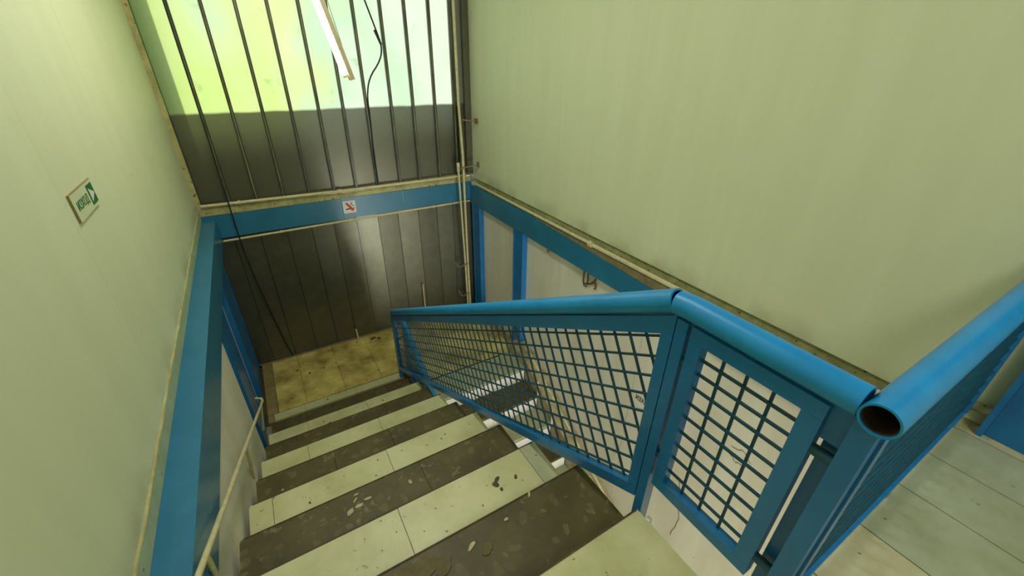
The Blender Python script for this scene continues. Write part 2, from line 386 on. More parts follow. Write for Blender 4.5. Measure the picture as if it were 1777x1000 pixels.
# ------------------------------------------------------------------ front: channel glass above the beam, painted panels below
win = struct('window_1', (0, YF, 0.0))
JX = [-0.498, -0.285, -0.070, 0.155, 0.377, 0.606, 0.820, 1.035, 1.274, 1.495, 1.728, 1.943, 1.985, 2.128]
for a, b in zip(JX[:-1], JX[1:]):
    bm = BM(); g = 0.004; d = 0.024; t = random.uniform(-0.003, 0.003)
    for z0, z1 in ((0.036, 0.60), (0.60, 1.20), (1.20, ZT)):
        prof = [(a + g, YF - d), (a + g, YF + t), (b - g, YF - t), (b - g, YF - d)]
        v0 = [bm.verts.new((p[0], p[1], z0)) for p in prof]; v1 = [bm.verts.new((p[0], p[1], z1)) for p in prof]
        for i in range(3): bm.faces.new((v0[i], v0[i + 1], v1[i + 1], v1[i]))
    bmesh.ops.remove_doubles(bm, verts=bm.verts[:], dist=1e-4)
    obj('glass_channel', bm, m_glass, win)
for i, x in enumerate(JX[1:-1]):
    w = 0.0135 if x != 1.985 else 0.008
    f = obj('glazing_bar', box(BM(), (x - w, YF - 0.034, 0.036), (x + w, YF - 0.001, ZT)), m_bar, win, bevel=0.003)
    obj('sealant_bead', tube(BM(), [(x + random.uniform(-.0015, .0015), YF - 0.035 + random.uniform(-.001, .001), 0.04 + k * 0.16) for k in range(17)], 0.0050, 6), m_bead, f)
obj('end_channel', box(BM(), (2.058, YF - 0.05, 0.036), (2.128, YF - 0.012, ZT)), m_paint, win, bevel=0.012)

wf = struct('wall_front', (0, YF, ZL))
JLx = [-0.534, -0.342, -0.129, 0.101, 0.326, 0.541, 0.769, 0.991, 1.213, 1.446, 1.670, 1.867, 2.05, 2.148]
for i, (a, b) in enumerate(zip(JLx[:-1], JLx[1:])):
    g = 0.0035; t = [0.001, -0.001, 0.002, 0.0, -0.002, 0.004, 0.006, -0.003, 0.002, -0.002, 0.002, 0, 0][i]
    bm = BM(); prism(bm, [(a + g, YF + t), (b - g, YF - t), (b - g, YF + 0.04), (a + g, YF + 0.04)], 'z', ZL - 0.02, -0.27)
    obj('painted_plank', bm, m_paint, wf)
    if i: obj('joint_strip', box(BM(), (a - 0.0026, YF - 0.0035, ZL), (a + 0.0012, YF + 0.02, -0.272)), m_bar, wf)
obj('backing', box(BM(), (-0.62, YF + 0.045, ZB), (2.3, YF + 0.16, -0.27)), m_dark, wf)
obj('landing_edge_strip', box(BM(), (-0.52, YF - 0.014, ZL), (2.14, YF - 0.004, ZL + 0.012)), m_concrete, wf)

# ------------------------------------------------------------------ beams and posts
def beam(name, label, a, b, bev=0.006):
    t = thing(name, label, 'beam', (0.5 * (a[0] + b[0]), 0.5 * (a[1] + b[1]), min(a[2], b[2])))
    obj('box_section', box(BM(), a, b), m_beam, t, smooth=True, bevel=bev)
    return t
beam('steel_beam', 'long blue steel beam along the foot of the left cream wall', (XL - 0.03, -2.55, -0.302), (-0.43, YF - 0.036, -0.0805), 0.009)
fb = beam('steel_beam', 'blue steel beam across the front wall between the bright glass and the dark planks', (-0.62, YF - 0.038, -0.266), (2.10, YF + 0.18, -0.052), 0.003)
obj('joint_seam', box(BM(), (0.6445, YF - 0.0395, -0.263), (0.6475, YF - 0.037, -0.055)), m_wire, fb)
obj('scratch', box(BM(), (1.279, YF - 0.0392, -0.18), (1.2815, YF - 0.037, -0.066)), m_trim_lt, fb)
rb = beam('steel_beam', 'long dark blue steel beam under the ledge of the right wall', (2.085, -2.55, -0.308), (2.20, YF - 0.042, -0.0805), 0.004)
# wedge of dusty mortar on the beam top
bm = BM()
prism(bm, [(-2.5, -0.165), (0.4, -0.165), (1.55, -0.143), (3.0, -0.086), (3.0, -0.080), (-2.5, -0.080)], 'x', 2.0815, 2.086)
obj('mortar_skim', bm, mat('dusty_mortar', (134, 124, 84), (112, 100, 66), 16, 0.85, bump=0.3), rb)

def post(label, y0, y1, x0, x1, z0, z1, group=None, m=m_blue, name='steel_post'):
    t = thing(name, label, 'post', (0.5 * (x0 + x1), 0.5 * (y0 + y1), z0), group)
    # H section: two flanges and a web
    obj('flange', box(BM(), (x0, y0, z0), (x1, y0 + 0.012, z1)), m, t)
    obj('flange', box(BM(), (x0, y1 - 0.012, z0), (x1, y1, z1)), m, t)
    s = 1 if x0 < 1 else -1
    xw = x1 - 0.006 if s > 0 else x0 + 0.006
    obj('web', box(BM(), (min(xw, xw - 0.01 * s), y0 + 0.0125, z0), (max(xw, xw - 0.01 * s), y1 - 0.0125, z1)), m, t)
    return t
post('blue wall post in the front right corner beside the thin pipes', 4.19, 4.37, 2.09, 2.148, ZL, -0.310)
post('blue wall post in the middle of the white panels below the right beam', 3.24, 3.42, 2.09, 2.148, ZL - 0.02, -0.310)
post('blue wall post in the front left corner of the landing', 3.86, 4.41, -0.533, -0.49, ZL, -0.304)
post('blue wall post under the left beam, nearer to the steps than the corner one', 3.12, 3.50, -0.533, -0.49, -1.779, -0.304)
cl = thing('steel_column', 'broad blue steel column on the tiled floor at the right edge', 'column', (2.10, -0.15, 0.002))
obj('flange', box(BM(), (2.045, 0.028, 0.002), (2.127, 0.046, ZT - 0.002)), m_blue, cl)
obj('flange', box(BM(), (2.045, -0.30, 0.002), (2.127, -0.285, ZT - 0.002)), m_blue, cl)
obj('web', box(BM(), (2.07, -0.2845, 0.002), (2.09, 0.0275, ZT - 0.002)), m_blue, cl)
oc = thing('steel_column', 'blue column standing outside behind the left end of the frosted glass', 'column', (-0.52, 4.62, 0))
obj('shaft', box(BM(), (-0.66, 4.66, -0.25), (-0.36, 4.78, ZT)), m_beam, oc)

# ------------------------------------------------------------------ trims and pipes of the front wall
tr = struct('trim_1', (0, YF - 0.05, -0.05))
bm = BM(); prism(bm, [(-0.535, -0.05), (0.64, -0.05), (2.10, -0.048), (2.10, 0.010), (0.66, 0.004), (-0.535, 0.030)], 'y', YF - 0.0365, YF - 0.002)
obj('ledge_board', bm, m_trim, tr)
def pipe(name, label, pts, r, m=m_pipe, collars=(), cat='pipe', seg=12, group=None, smooth=True):
    t = thing(name, label, cat, pts[0], group)
    obj('run', tube(BM(), pts, r, seg), m, t, smooth=smooth)
    for a, b in collars: obj('collar', tube(BM(), [a, b], r * 1.55, seg), m, t, smooth=True)
    return t
pipe('water_pipe', 'cream pipe along the top edge of the front blue beam', [(-0.50, YF - 0.052, 0.045), (0.65, YF - 0.052, 0.026), (2.03, YF - 0.052, 0.022)], 0.0145,
     collars=[((0.63, YF - 0.052, 0.027), (0.668, YF - 0.052, 0.026)), ((-0.22, YF - 0.052, 0.0406), (-0.205, YF - 0.052, 0.0402))])
pipe('water_pipe', 'thin cream pipe along the bottom edge of the front blue beam', [(-0.425, YF - 0.055, -0.292), (0.6, YF - 0.055, -0.284), (2.068, YF - 0.055, -0.276)], 0.0105,
     collars=[((0.75, YF - 0.055, -0.283), (0.762, YF - 0.055, -0.283)), ((0.05, YF - 0.055, -0.288), (0.06, YF - 0.055, -0.288)), ((1.6, YF - 0.055, -0.279), (1.612, YF - 0.055, -0.279))])
lp = pipe('riser_pipe', 'tall cream riser pipe in the front right corner', [(1.932, 4.30, 2.2), (1.942, 4.30, 0.79), (1.965, 4.30, 0.267), (1.971, 4.30, -1.048), (1.982, 4.30, ZL + 0.001)], 0.0135)
sp_ = pipe('riser_pipe', 'shorter cream riser pipe standing close left of the tall one', [(1.904, 4.30, 0.195), (1.936, 4.30, -1.04), (1.950, 4.30, ZL + 0.001)], 0.0115,
           collars=[((1.904, 4.30, 0.195), (1.9065, 4.30, 0.10))])
def bracket(label, pts, r=0.0075):
    t = thing('pipe_bracket', label, 'bracket', pts[0], 'brackets of the riser pipes')
    obj('arm', tube(BM(), pts, r, 8), m_steel, t, smooth=True)
    return t
t = bracket('upper cream bracket from the tall riser pipe to the right wall', [(1.972, 4.285, 0.635), (2.04, 4.285, 0.622), (2.128, 4.27, 0.618)])
obj('wall_plate', box(BM(), (2.118, 4.23, 0.59), (2.129, 4.30, 0.64)), m_steel, t)
t = bracket('lower cream bracket from both riser pipes to the right wall', [(1.905, 4.281, 0.135), (1.98, 4.281, 0.140), (2.128, 4.25, 0.165)])
obj('wall_plate', box(BM(), (2.118, 4.22, 0.14), (2.129, 4.27, 0.19)), m_steel, t)
bracket('hooked bracket behind the riser pipes above the handrail', [(1.965, 4.283, -1.03), (1.86, 4.283, -1.06), (1.835, 4.30, -1.05), (1.83, 4.36, -1.02)], 0.007)
bracket('lowest hooked bracket behind the riser pipes', [(1.972, 4.283, -1.45), (1.88, 4.283, -1.48), (1.855, 4.30, -1.46), (1.85, 4.36, -1.42)], 0.007)
pipe('pipe_stub', 'thin pale rod standing up by the front wall behind the handrail', [(1.40, 4.40, ZL + 0.001), (1.40, 4.40, -1.23)], 0.008, seg=8)
pipe('pipe_stub', 'short pale rod standing at the front edge of the landing', [(0.548, 4.395, ZL + 0.001), (0.54, 4.395, -1.60)], 0.010, seg=8)
# right ledge pipe
pipe('water_pipe', 'cream pipe along the ledge of the right wall', [(2.088, -0.5, -0.058), (2.088, 2.25, -0.058)], 0.0155,
     collars=[((2.088, 2.235, -0.058), (2.088, 2.275, -0.058))])
pipe('water_pipe', 'thinner cream pipe on the far part of the right ledge', [(2.090, 2.28, -0.056), (2.090, 4.33, -0.05)], 0.0125)
pipe('skirting_pipe', 'short olive pipe at the foot of the right wall by the blue column', [(2.108, 0.048, 0.075), (2.108, 0.23, 0.075)], 0.018, m=m_trim)

# ------------------------------------------------------------------ upper floor
fl = struct('floor', (0, 0, 0))
obj('slab', box(BM(), (-0.45, -2.6, -0.30), (2.083, 0.10, -0.030)), m_concrete, fl)
obj('light_block', box(BM(), (0.752, 0.02, -0.52), (2.083, 0.095, -0.3005)), m_concrete, fl)  # unseen, added under the slab to keep entrance light off the posts
obj('grout_bed', box(BM(), (-0.43, -2.6, -0.0298), (2.083, 0.108, -0.006)), m_grout, fl)
obj('slab', box(BM(), (-0.43, 0.1005, -0.26), (0.742, 0.440, -0.030)), m_concrete, fl)
def tile(parent, x0, x1, y0, y1, z, m, th=0.03, g=0.0016, dz=0.0, name='tile', rnd=None, tilt=0.0):
    """One stone tile; rnd = (left, right) front-corner radius."""
    bm = BM()
    if rnd:
        l, r_ = rnd
        x0 += g; x1 -= g; y0 += g
        poly = [(x0, y0), (x1, y0)]
        for rad, cx, s in ((r_, x1 - r_, 1), (l, x0 + l, -1)):
            if rad <= 0: poly.append((x1 if s > 0 else x0, y1)); continue
            rng = range(0, 5) if s > 0 else range(4, -1, -1)
            for q in rng:
                an = math.pi / 2 * q / 4
                poly.append((cx + s * math.cos(an) * rad, y1 - rad + math.sin(an) * rad))
        prism(bm, poly, 'z', z - th, z + dz)
    else:
        box(bm, (x0 + g, y0 + g, z - th), (x1 - g, y1 - g, z + dz))
    return obj(name, bm, m, parent)
fx = [0.495, 0.760, 1.021, 1.284, 1.550, 1.790, 2.028]
fx = [-0.43, -0.30, -0.03, 0.235, 0.50] + fx[1:] + [2.13]
for i, (a, b) in enumerate(zip(fx[:-1], fx[1:])):
    ys = [-2.6, -1.95 - 0.15 * (i % 2), -1.3 + 0.12 * (i % 3), -0.62 - 0.2 * (i % 2), 0.112 if a > 0.7 else 0.06]
    for c, d in zip(ys[:-1], ys[1:]):
        tile(fl, a, b, c, d, 0.0, th=0.0058, g=0.0021, m=m_floor_b if (i % 2 and i != 8) or i == 8 else m_floor_a, dz=random.uniform(-0.0008, 0.0008))
# the last slab of the floor is the top step
tile(fl, -0.42, 0.16, 0.063, 0.474, 0.0, m_light_tile, rnd=(0.0, 0.0))
tile(fl, 0.16, 0.747, 0.063, 0.474, 0.0, m_light_tile, rnd=(0.0, 0.006))

# ------------------------------------------------------------------ upper flight and landing
XS0, XS1 = -0.425, 0.795
st = thing('staircase', 'upper flight of alternating cream and dark brown stone steps down to the landing', 'stairs', (0.18, 2.0, ZL))
joints = {1: [], 2: [0.152, 0.714], 3: [0.331], 4: [-0.325, 0.236], 5: [-0.02, 0.318], 6: [-0.155, 0.311], 7: [0.42], 8: [-0.146, 0.322], 9: [-0.15, 0.56]}
for k in range(1, 10):
    m = m_dark_tile if k % 2 else m_light_tile
    y0 = ny(k - 1) - 0.026; y1 = ny(k); z = nz_(k)
    bed = obj('tread', box(BM(), (XS0 + 0.012, y0 - 0.01, z - 0.055), (XS1 - 0.012, y1 - 0.024, z - 0.0312)), m_grout, st)
    xs = [XS0] + joints[k] + [XS1]
    for i, (a, b) in enumerate(zip(xs[:-1], xs[1:])):
        mm = m_green_tile if (k == 2 and i == 2) else m
        tile(bed, a, b, y0, y1, z, mm, g=0.0011, rnd=(0.016 if i == 0 else 0.0, 0.006 if i == len(xs) - 2 else 0.0), dz=random.uniform(-0.0006, 0.0006))
for k in range(0, 10):
    z = nz_(k); y = ny(k) if k else 0.4728; xa, xb = (XS0 + 0.016, XS1 - 0.006) if k else (-0.418, 0.742)
    obj('worn_edge', box(BM(), (xa, y - 0.0042, z - 0.004), (xb, y + 0.0008, z + 0.0018)), m_grout, st)
for k in range(0, 10):
    z1 = nz_(k) - (0.0305 if k == 0 else 0.0555); z0 = nz_(k + 1) - 0.0005; y = ny(k) - 0.030
    obj('riser', box(BM(), (XS0 + 0.014, y - 0.014, z0), (XS1 - 0.014, y, z1)), m_riser, st)
body = [(ny(0) - 0.05, -0.27), (ny(0) - 0.05, -0.20)]
bm = BM()
poly = [(0.445, -0.24)]
for k in range(1, 10):
    poly += [(ny(k - 1) - 0.046, nz_(k) - 0.056), (ny(k) - 0.046, nz_(k) - 0.056)]
poly += [(ny(9) - 0.046, ZL - 0.04), (ny(9) - 0.046, ZL - 0.24), (ny(9) - 0.30, ZL - 0.17), (0.445, -0.52)]
prism(bm, poly, 'x', XS0 + 0.03, XS1 - 0.03); obj('sloping_slab', bm, m_concrete, st)
# landing
XI = 0.845       # inner edge of the lower flight
obj('landing_slab', box(BM(), (-0.53, 3.24, ZL - 0.20), (2.148, YF - 0.002, ZL - 0.0305)), m_concrete, st)
obj('landing_slab', box(BM(), (XI + 0.01, 2.992, ZL - 0.20), (2.05, 3.2395, ZL - 0.0305)), m_concrete, st)
land = obj('landing', box(BM(), (-0.515, 3.47, ZL - 0.0303), (2.145, YF - 0.016, ZL - 0.022)), m_grout, st)
lx = [-0.43, -0.375, -0.125, 0.240, 0.602, 0.964, 1.326, 1.688, 2.05]
rows = [3.580, 3.880, 4.185, YF - 0.016]
for i, (a, b) in enumerate(zip(lx[:-1], lx[1:])):
    for c, d in zip(rows[:-1], rows[1:]):
        if a > 0.8 and c == rows[0]: c = 3.294
        if i == 0: continue
        tile(land, a, b, c, d, ZL, m_land_tile, th=0.0218, g=0.0014, dz=random.uniform(-0.0006, 0.0006))
tile(land, -0.470, -0.376, 3.575, YF - 0.016, ZL, m_border, th=0.0218)
tile(land, -0.470, -0.4185, 3.47, 3.574, ZL, m_border, th=0.0218)
for a, b in ((-0.418, -0.155), (-0.155, 0.322), (0.322, 0.80)):
    tile(land, a, b, 3.478, 3.573, ZL, m_light_tile, th=0.0218, g=0.0012)
obj('landing_nosing', box(BM(), (-0.418, 3.478, ZL - 0.040), (XS1, 3.505, ZL - 0.0306)), m_light_tile, st)
tile(land, 2.05, 2.142, 3.30, YF - 0.016, ZL, m_border, th=0.0218)
obj('groove_strip', box(BM(), (XI + 0.01, 3.280, ZL - 0.01), (1.86, 3.297, ZL + 0.002)), m_dark, st)
nose2 = obj('landing_end_row', box(BM(), (XI + 0.01, 2.975, ZL - 0.0304), (2.04, 3.292, ZL - 0.022)), m_grout, st)
for a, b in ((XI, 1.25), (1.25, 1.62), (1.62, 1.985)):
    tile(nose2, a, b, 2.956, 3.288, ZL, m_green_tile, th=0.0218, g=0.0012)
# dried stains, gum and scuffs on the steps
NB = [0]
def blob(parent, x, y, z, r, m, ex=1.0, name='stain', n=13, rot=0.0):
    pts = []; NB[0] += 1; z += 0.00004 * NB[0]
    for i in range(n):
        an = 2 * math.pi * i / n; q = r * (0.85 + 0.2 * math.sin(2 * an + x * 90) + random.uniform(-0.12, 0.12))
        px, py = math.cos(an) * q * ex, math.sin(an) * q
        pts.append((x + px * math.cos(rot) - py * math.sin(rot), y + px * math.sin(rot) + py * math.cos(rot)))
    bm = BM(); prism(bm, pts, 'z', z - 0.0004, z + 0.0011); return obj(name, bm, m, parent)
for x, y, r, e in ((0.535, 0.985, 0.018, 1.2), (0.552, 1.005, 0.014, 1.5), (0.545, 0.955, 0.011, 1.0), (0.625, 0.975, 0.014, 0.8), (0.50, 1.0, 0.003, 1)):
    blob(st, x, y, nz_(2) + 0.0006, r * 0.8, m_stain, e)
for x, y, k, r in ((-0.17, 1.58, 4, 0.010), (-0.08, 1.62, 4, 0.005), (0.18, 1.66, 4, 0.007), (0.53, 1.62, 4, 0.008), (0.56, 1.64, 4, 0.008), (0.12, 1.00, 2, 0.004),
                   (0.40, 1.05, 2, 0.003), (0.21, 0.95, 2, 0.004), (0.02, 2.16, 6, 0.007), (-0.2, 2.17, 6, 0.004), (0.13, 2.04, 5, 0.005),
                   (0.45, 2.86, 8, 0.012), (0.0, 2.78, 8, 0.012), (0.01, 2.82, 8, 0.02), (-0.03, 2.86, 8, 0.009)):
    blob(st, x, y, nz_(k) + 0.0006, r * 0.62, m_stain)
for x, y, r, e, a in ((-0.01, 1.30, 0.012, 2.0, 0.4), (0.03, 1.31, 0.012, 1.6, 0.3), (0.07, 1.325, 0.009, 2.2, -0.3), (0.02, 1.345, 0.006, 2.4, 0.8), (0.26, 1.31, 0.012, 0.9, 0.2),
                      (0.03, 1.37, 0.005, 2.4, 0.2), (0.30, 0.72, 0.010, 1.8, 0.6), (0.44, 0.74, 0.007, 1.2, 0.2), (0.56, 0.78, 0.005, 3.0, 0.8), (-0.30, 1.88, 0.006, 1.5, 0.5)):
    k = 3 if y > 1.2 and y < 1.5 else (1 if y < 0.8 else 5)
    blob(st, x, y, nz_(k) + 0.0006, r, m_scuff, e, 'scuff', 9, a)
for x, y, r, e, a in ((0.10, 0.73, 0.05, 1.9, 0.3), (0.20, 0.71, 0.026, 1.5, 0.2), (0.34, 0.69, 0.018, 1.6, 0.3)):
    blob(st, x, y, nz_(1) + 0.0005, r, m_worn, e, 'worn_patch', 17, a)
for x, y, r in ((0.76, 4.30, 0.022), (0.70, 4.33, 0.03), (0.10, 4.05, 0.010), (1.0, 4.18, 0.03), (-0.25, 3.72, 0.008), (0.60, 3.72, 0.009), (0.45, 3.62, 0.007), (0.05, 3.53, 0.009), (0.93, 3.95, 0.012)):
    blob(st, x, y, ZL + 0.0006, r, m_stain, 1.3)

# ------------------------------------------------------------------ lower flight
ls = thing('staircase', 'lower flight of steps with white risers seen through the mesh railing', 'stairs', (1.4, 1.7, ZB))
def ly(k): return 2.956 - 0.2655 * k
XO = 1.985
for k in range(1, 10):
    m = m_dark_tile if k % 2 else m_green_tile
    z = ZL - 0.175 * k
    bed = obj('tread', box(BM(), (XI + 0.012, ly(k) + 0.024, z - 0.055), (XO - 0.006, ly(k - 1) + 0.034, z - 0.0312)), m_grout, ls)
    xs = [XI, 1.22, 1.60, XO] if k % 2 == 0 else [XI, 1.41, XO]
    for a, b in zip(xs[:-1], xs[1:]):
        tile(bed, a, b, ly(k), ly(k - 1) + 0.024, z, m, g=0.0011)
for k in range(0, 10):
    z1 = ZL - 0.175 * k - (0.041 if k == 0 else 0.0555); z0 = ZL - 0.175 * (k + 1) - (0.0005 if k < 9 else -0.031); y = ly(k) + 0.012
    r_ = obj('riser', box(BM(), (XI + 0.012, y + 0.014, z0), (XO - 0.006, y + 0.02, z1)), m_riser, ls)
    xs = [XI + 0.012, 1.15, 1.45, 1.75, XO - 0.006]
    for a, b in zip(xs[:-1], xs[1:]): obj('riser_tile', box(BM(), (a + 0.001, y, z0), (b - 0.001, y + 0.0139, z1)), m_riser, r_)
poly = [(2.99, ZL - 0.21)]
for k in range(1, 10):
    poly += [(ly(k - 1) + 0.035, ZL - 0.175 * k - 0.056), (ly(k) + 0.035, ZL - 0.175 * k - 0.056)]
poly += [(ly(9) + 0.035, ZB - 0.01), (ly(9) + 0.42, ZB - 0.01), (2.99, ZL - 0.44)]
bm = BM(); prism(bm, poly, 'x', XI + 0.03, XO - 0.02); obj('sloping_slab', bm, m_concrete, ls)
# skirting along the wall
def skz(y): return -1.735 + 0.60 * (y - 2.95)
bm = BM(); prism(bm, [(3.30, -1.74), (3.30, -1.62), (2.95, skz(2.95) + 0.075), (0.6, skz(0.6) + 0.0), (0.6, skz(0.6) - 0.5), (2.95, -2.0)], 'x', XO + 0.002, 2.147)
obj('skirting', bm, m_skirt, ls)
for k in range(1, 6):
    bm = BM(); y = ly(k); z = ZL - 0.175 * k
    prism(bm, [(y - 0.012, z + 0.002), (y + 0.006, z + 0.002), (y + 0.014, z + 0.17), (y + 0.008, z + 0.17)], 'x', XO - 0.012, XO + 0.001); obj('upright_edge', bm, m_riser, ls)
bf = struct('floor_lower', (0, 0, ZB))
for i in range(7):
    for j in range(5):
        tile(bf, -0.45 + i * 0.37, -0.45 + (i + 1) * 0.37, -2.6 + j * 0.72, -2.6 + (j + 1) * 0.72, ZB, m_floor_a)
obj('slab', box(BM(), (-0.62, -2.75, ZB - 0.20), (2.3, 4.6, ZB - 0.031)), m_concrete, bf)
pipe('wall_pipe', 'pale pipe sloping along the right wall above the lower steps', [(2.075, 3.08, -1.60), (2.075, 2.95, -1.672), (2.075, 2.138, -2.137), (2.075, 1.2, -2.68)], 0.012)

# ------------------------------------------------------------------ railings
def clip(p, d, poly):
    """Clip the line p + t d with a convex polygon in (u, v)."""
    t0, t1 = -1e9, 1e9
    n = len(poly)
    area = sum(poly[i][0] * poly[(i + 1) % n][1] - poly[(i + 1) % n][0] * poly[i][1] for i in range(n))
    for i in range(n):
        a, b = poly[i], poly[(i + 1) % n]
        nx, nyy = -(b[1] - a[1]), (b[0] - a[0])
        if area < 0: nx, nyy = -nx, -nyy
        den = nx * d[0] + nyy * d[1]; num = nx * (a[0] - p[0]) + nyy * (a[1] - p[1])
        if abs(den) < 1e-9:
            if num > 0: return None
            continue
        t = num / den
        if den > 0: t0 = max(t0, t)
        else: t1 = min(t1, t)
    if t1 - t0 < 0.012: return None
    return (p[0] + d[0] * t0, p[1] + d[1] * t0), (p[0] + d[0] * t1, p[1] + d[1] * t1)

def mesh_wires(parent, poly, lift, o, dirs, r=0.0030):
    """Welded mesh: one bar per wire. lift maps (u, v, side) to 3D; dirs = [(direction, step direction, step, count)]."""
    for s, (d, q, step, n0, n1) in enumerate(dirs):
        for k in range(n0, n1):
            p = (o[0] + q[0] * step * k, o[1] + q[1] * step * k)
            c = clip(p, d, poly)
            if c:
                bm = BM(); bar(bm, lift(c[0][0], c[0][1], s), lift(c[1][0], c[1][1], s), 2 * r, up=(1, 0, 0) if abs((Vector(lift(*c[1], s)) - Vector(lift(*c[0], s))).normalized().x) < 0.7 else (0, 1, 0))
                obj('wire', bm, m_wire, parent)

SL = -0.556
XRL = 0.78
rl = thing('stair_railing', 'blue mesh stair railing beside the upper flight, sloping down to the landing', 'railing', (XRL, 2.0, ZL))
r = 0.0300
obj('handrail', tube(BM(), [(XRL, 0.520, 0.704), (XRL, 1.5, 0.704 + SL * 0.98), (XRL, 3.455, 0.704 + SL * 2.935), (XRL + 0.012, 3.495, 0.704 + SL * 2.985)], r, 24, inner=0.025), m_rail, rl, smooth=True)
obj('handrail', tube(BM(), [(XRL, 0.136, 0.704), (XRL, 0.48, 0.704), (XRL, 0.517, 0.700)], r, 24, inner=0.025), m_rail, rl, smooth=True)
def post_bar(y0, y1, z0, z1, x0=XRL - 0.018, x1=XRL + 0.018, m=m_blue, parent=rl):
    return obj('post', box(BM(), (x0, y0, z0), (x1, y1, z1)), m, parent, bevel=0.003)
post_bar(0.470, 0.500, -0.26, 0.672)                       # post at the bend
post_bar(0.098, 0.134, -0.28, 0.678)                       # corner post
post_bar(0.1345, 0.166, -0.28, 0.676, XRL + 0.018, XRL + 0.030)   # its set-back leaf
post_bar(3.474, 3.508, ZL + 0.0005, -0.985)               # foot post on the landing
# sloped panel
def zt(y): return 0.677 + SL * (y - 0.504)
def zb(y): return 0.012 + SL * (y - 0.504)
T = 0.044
TT = 0.053
f = obj('mesh_panel', prism(BM(), [(0.504, zt(0.504)), (3.470, zt(3.470)), (3.470, zt(3.470) - TT), (0.504, zt(0.504) - TT)], 'x', XRL - 0.017, XRL + 0.013), m_blue, rl)
prism_specs = [[(0.504, zb(0.504)), (3.470, zb(3.470)), (3.470, zb(3.470) + T), (0.504, zb(0.504) + T)],
               [(0.504, zb(0.504) + T + .0005), (0.504, zt(0.504) - TT - .0005), (0.538, zt(0.538) - TT - .0005), (0.538, zb(0.538) + T + .0005)],
               [(3.436, zb(3.436) + T + .0005), (3.436, zt(3.436) - TT - .0005), (3.470, zt(3.470) - TT - .0005), (3.470, zb(3.470) + T + .0005)]]
for ps, nm in zip(prism_specs, ('bottom_rail', 'stile', 'stile')):
    obj(nm, prism(BM(), ps, 'x', XRL - 0.017, XRL + 0.013), m_blue, f)
inner = [(0.536, zt(0.536) - TT + .002), (3.438, zt(3.438) - TT + .002), (3.438, zb(3.438) + T - .002), (0.536, zb(0.536) + T - .002)]
c_, s_ = 0.864, -0.5035          # along the slope
du, dv = (c_, s_), (-s_ * -1 * -1, c_)
dperp = (0.5035, 0.864)
mesh_wires(f, inner, lambda u, v, s: (XRL + (0.0 if s == 0 else 0.006), u, v), (0.54, 0.591),
           [((c_, s_), dperp, -0.0568, 0, 14), (dperp, (c_, s_), 0.0632, -8, 66)])
for y in (1.52, 2.45): obj('weld_tab', box(BM(), (XRL - 0.006, y, zt(y) - 0.012), (XRL + 0.006, y + 0.02, zt(y) + 0.003)), m_rail, rl)
# level panel
f2 = obj('mesh_panel', box(BM(), (XRL - 0.017, 0.172, 0.634), (XRL + 0.013, 0.460, 0.671)), m_blue, rl)
obj('bottom_rail', box(BM(), (XRL - 0.017, 0.172, 0.125), (XRL + 0.013, 0.460, 0.162)), m_blue, f2)
obj('stile', box(BM(), (XRL - 0.017, 0.172, 0.1625), (XRL + 0.013, 0.209, 0.6335)), m_blue, f2)
obj('stile', box(BM(), (XRL - 0.017, 0.427, 0.1625), (XRL + 0.013, 0.460, 0.6335)), m_blue, f2)
for z in (0.592, 0.551, 0.507, 0.457, 0.411, 0.358, 0.309, 0.261, 0.206):
    obj('wire', box(BM(), (XRL - 0.004, 0.207, z - 0.003), (XRL + 0.002, 0.429, z + 0.003)), m_wire, f2)
for y in (0.379, 0.324, 0.267):
    obj('wire', box(BM(), (XRL + 0.002, y - 0.003, 0.16), (XRL + 0.008, y + 0.003, 0.636)), m_wire, f2)
for y0, y1, z in ((0.452, 0.476, 0.560), (0.452, 0.476, 0.235), (0.130, 0.176, 0.560), (0.130, 0.176, 0.195)):
    obj('connector', tube(BM(), [(XRL - 0.004, y0, z), (XRL - 0.004, y1, z)], 0.012, 10), m_wire, rl, smooth=True)
obj('corner_plate', box(BM(), (XRL - 0.002, 0.1345, 0.590), (XRL + 0.006, 0.1715, 0.671)), m_blue, rl)
obj('weld_tab', box(BM(), (XRL - 0.006, 0.312, 0.670), (XRL + 0.006, 0.336, 0.678)), m_rail, rl)

gr = thing('guard_railing', 'blue mesh guard railing with an open pipe end, right beside the viewer', 'railing', (1.4, 0.105, 0))
YG = 0.105
obj('handrail', tube(BM(), [(0.748, YG, 0.704), (0.80, YG, 0.704), (1.4, YG, 0.704), (2.126, YG, 0.704)], r, 28, inner=0.0262), m_rail, gr, smooth=True)
obj('bore', tube(BM(), [(0.752, YG, 0.704), (0.95, YG, 0.704)], 0.0258, 20, cap=True, inner=0.0248), m_rust, gr, smooth=True)
f3 = obj('mesh_panel', box(BM(), (0.802, YG - 0.012, 0.630), (2.10, YG + 0.014, 0.668)), m_blue, gr)
obj('bottom_rail', box(BM(), (0.802, YG - 0.009, 0.030), (2.10, YG + 0.012, 0.052)), m_blue, f3)
obj('stile', box(BM(), (0.802, YG - 0.012, 0.0525), (0.836, YG + 0.014, 0.6295)), m_blue, f3)
obj('stile', box(BM(), (2.066, YG - 0.012, 0.0525), (2.10, YG + 0.014, 0.6295)), m_blue, f3)
for i in range(22):
    x = 0.836 + 0.056 * (i + 1)
    if x < 2.06: obj('wire', box(BM(), (x - .003, YG + 0.001, 0.051), (x + .003, YG + 0.007, 0.632)), m_wire, f3)
for i in range(11):
    z = 0.0585 + 0.0475 * (i + 1)
    obj('wire', box(BM(), (0.834, YG - 0.005, z - .003), (2.068, YG + 0.001, z + .003)), m_wire, f3)
for x in (0.88, 1.45, 2.02): obj('foot', box(BM(), (x, YG - 0.008, 0.001), (x + 0.03, YG + 0.006, 0.0305)), m_blue, gr)

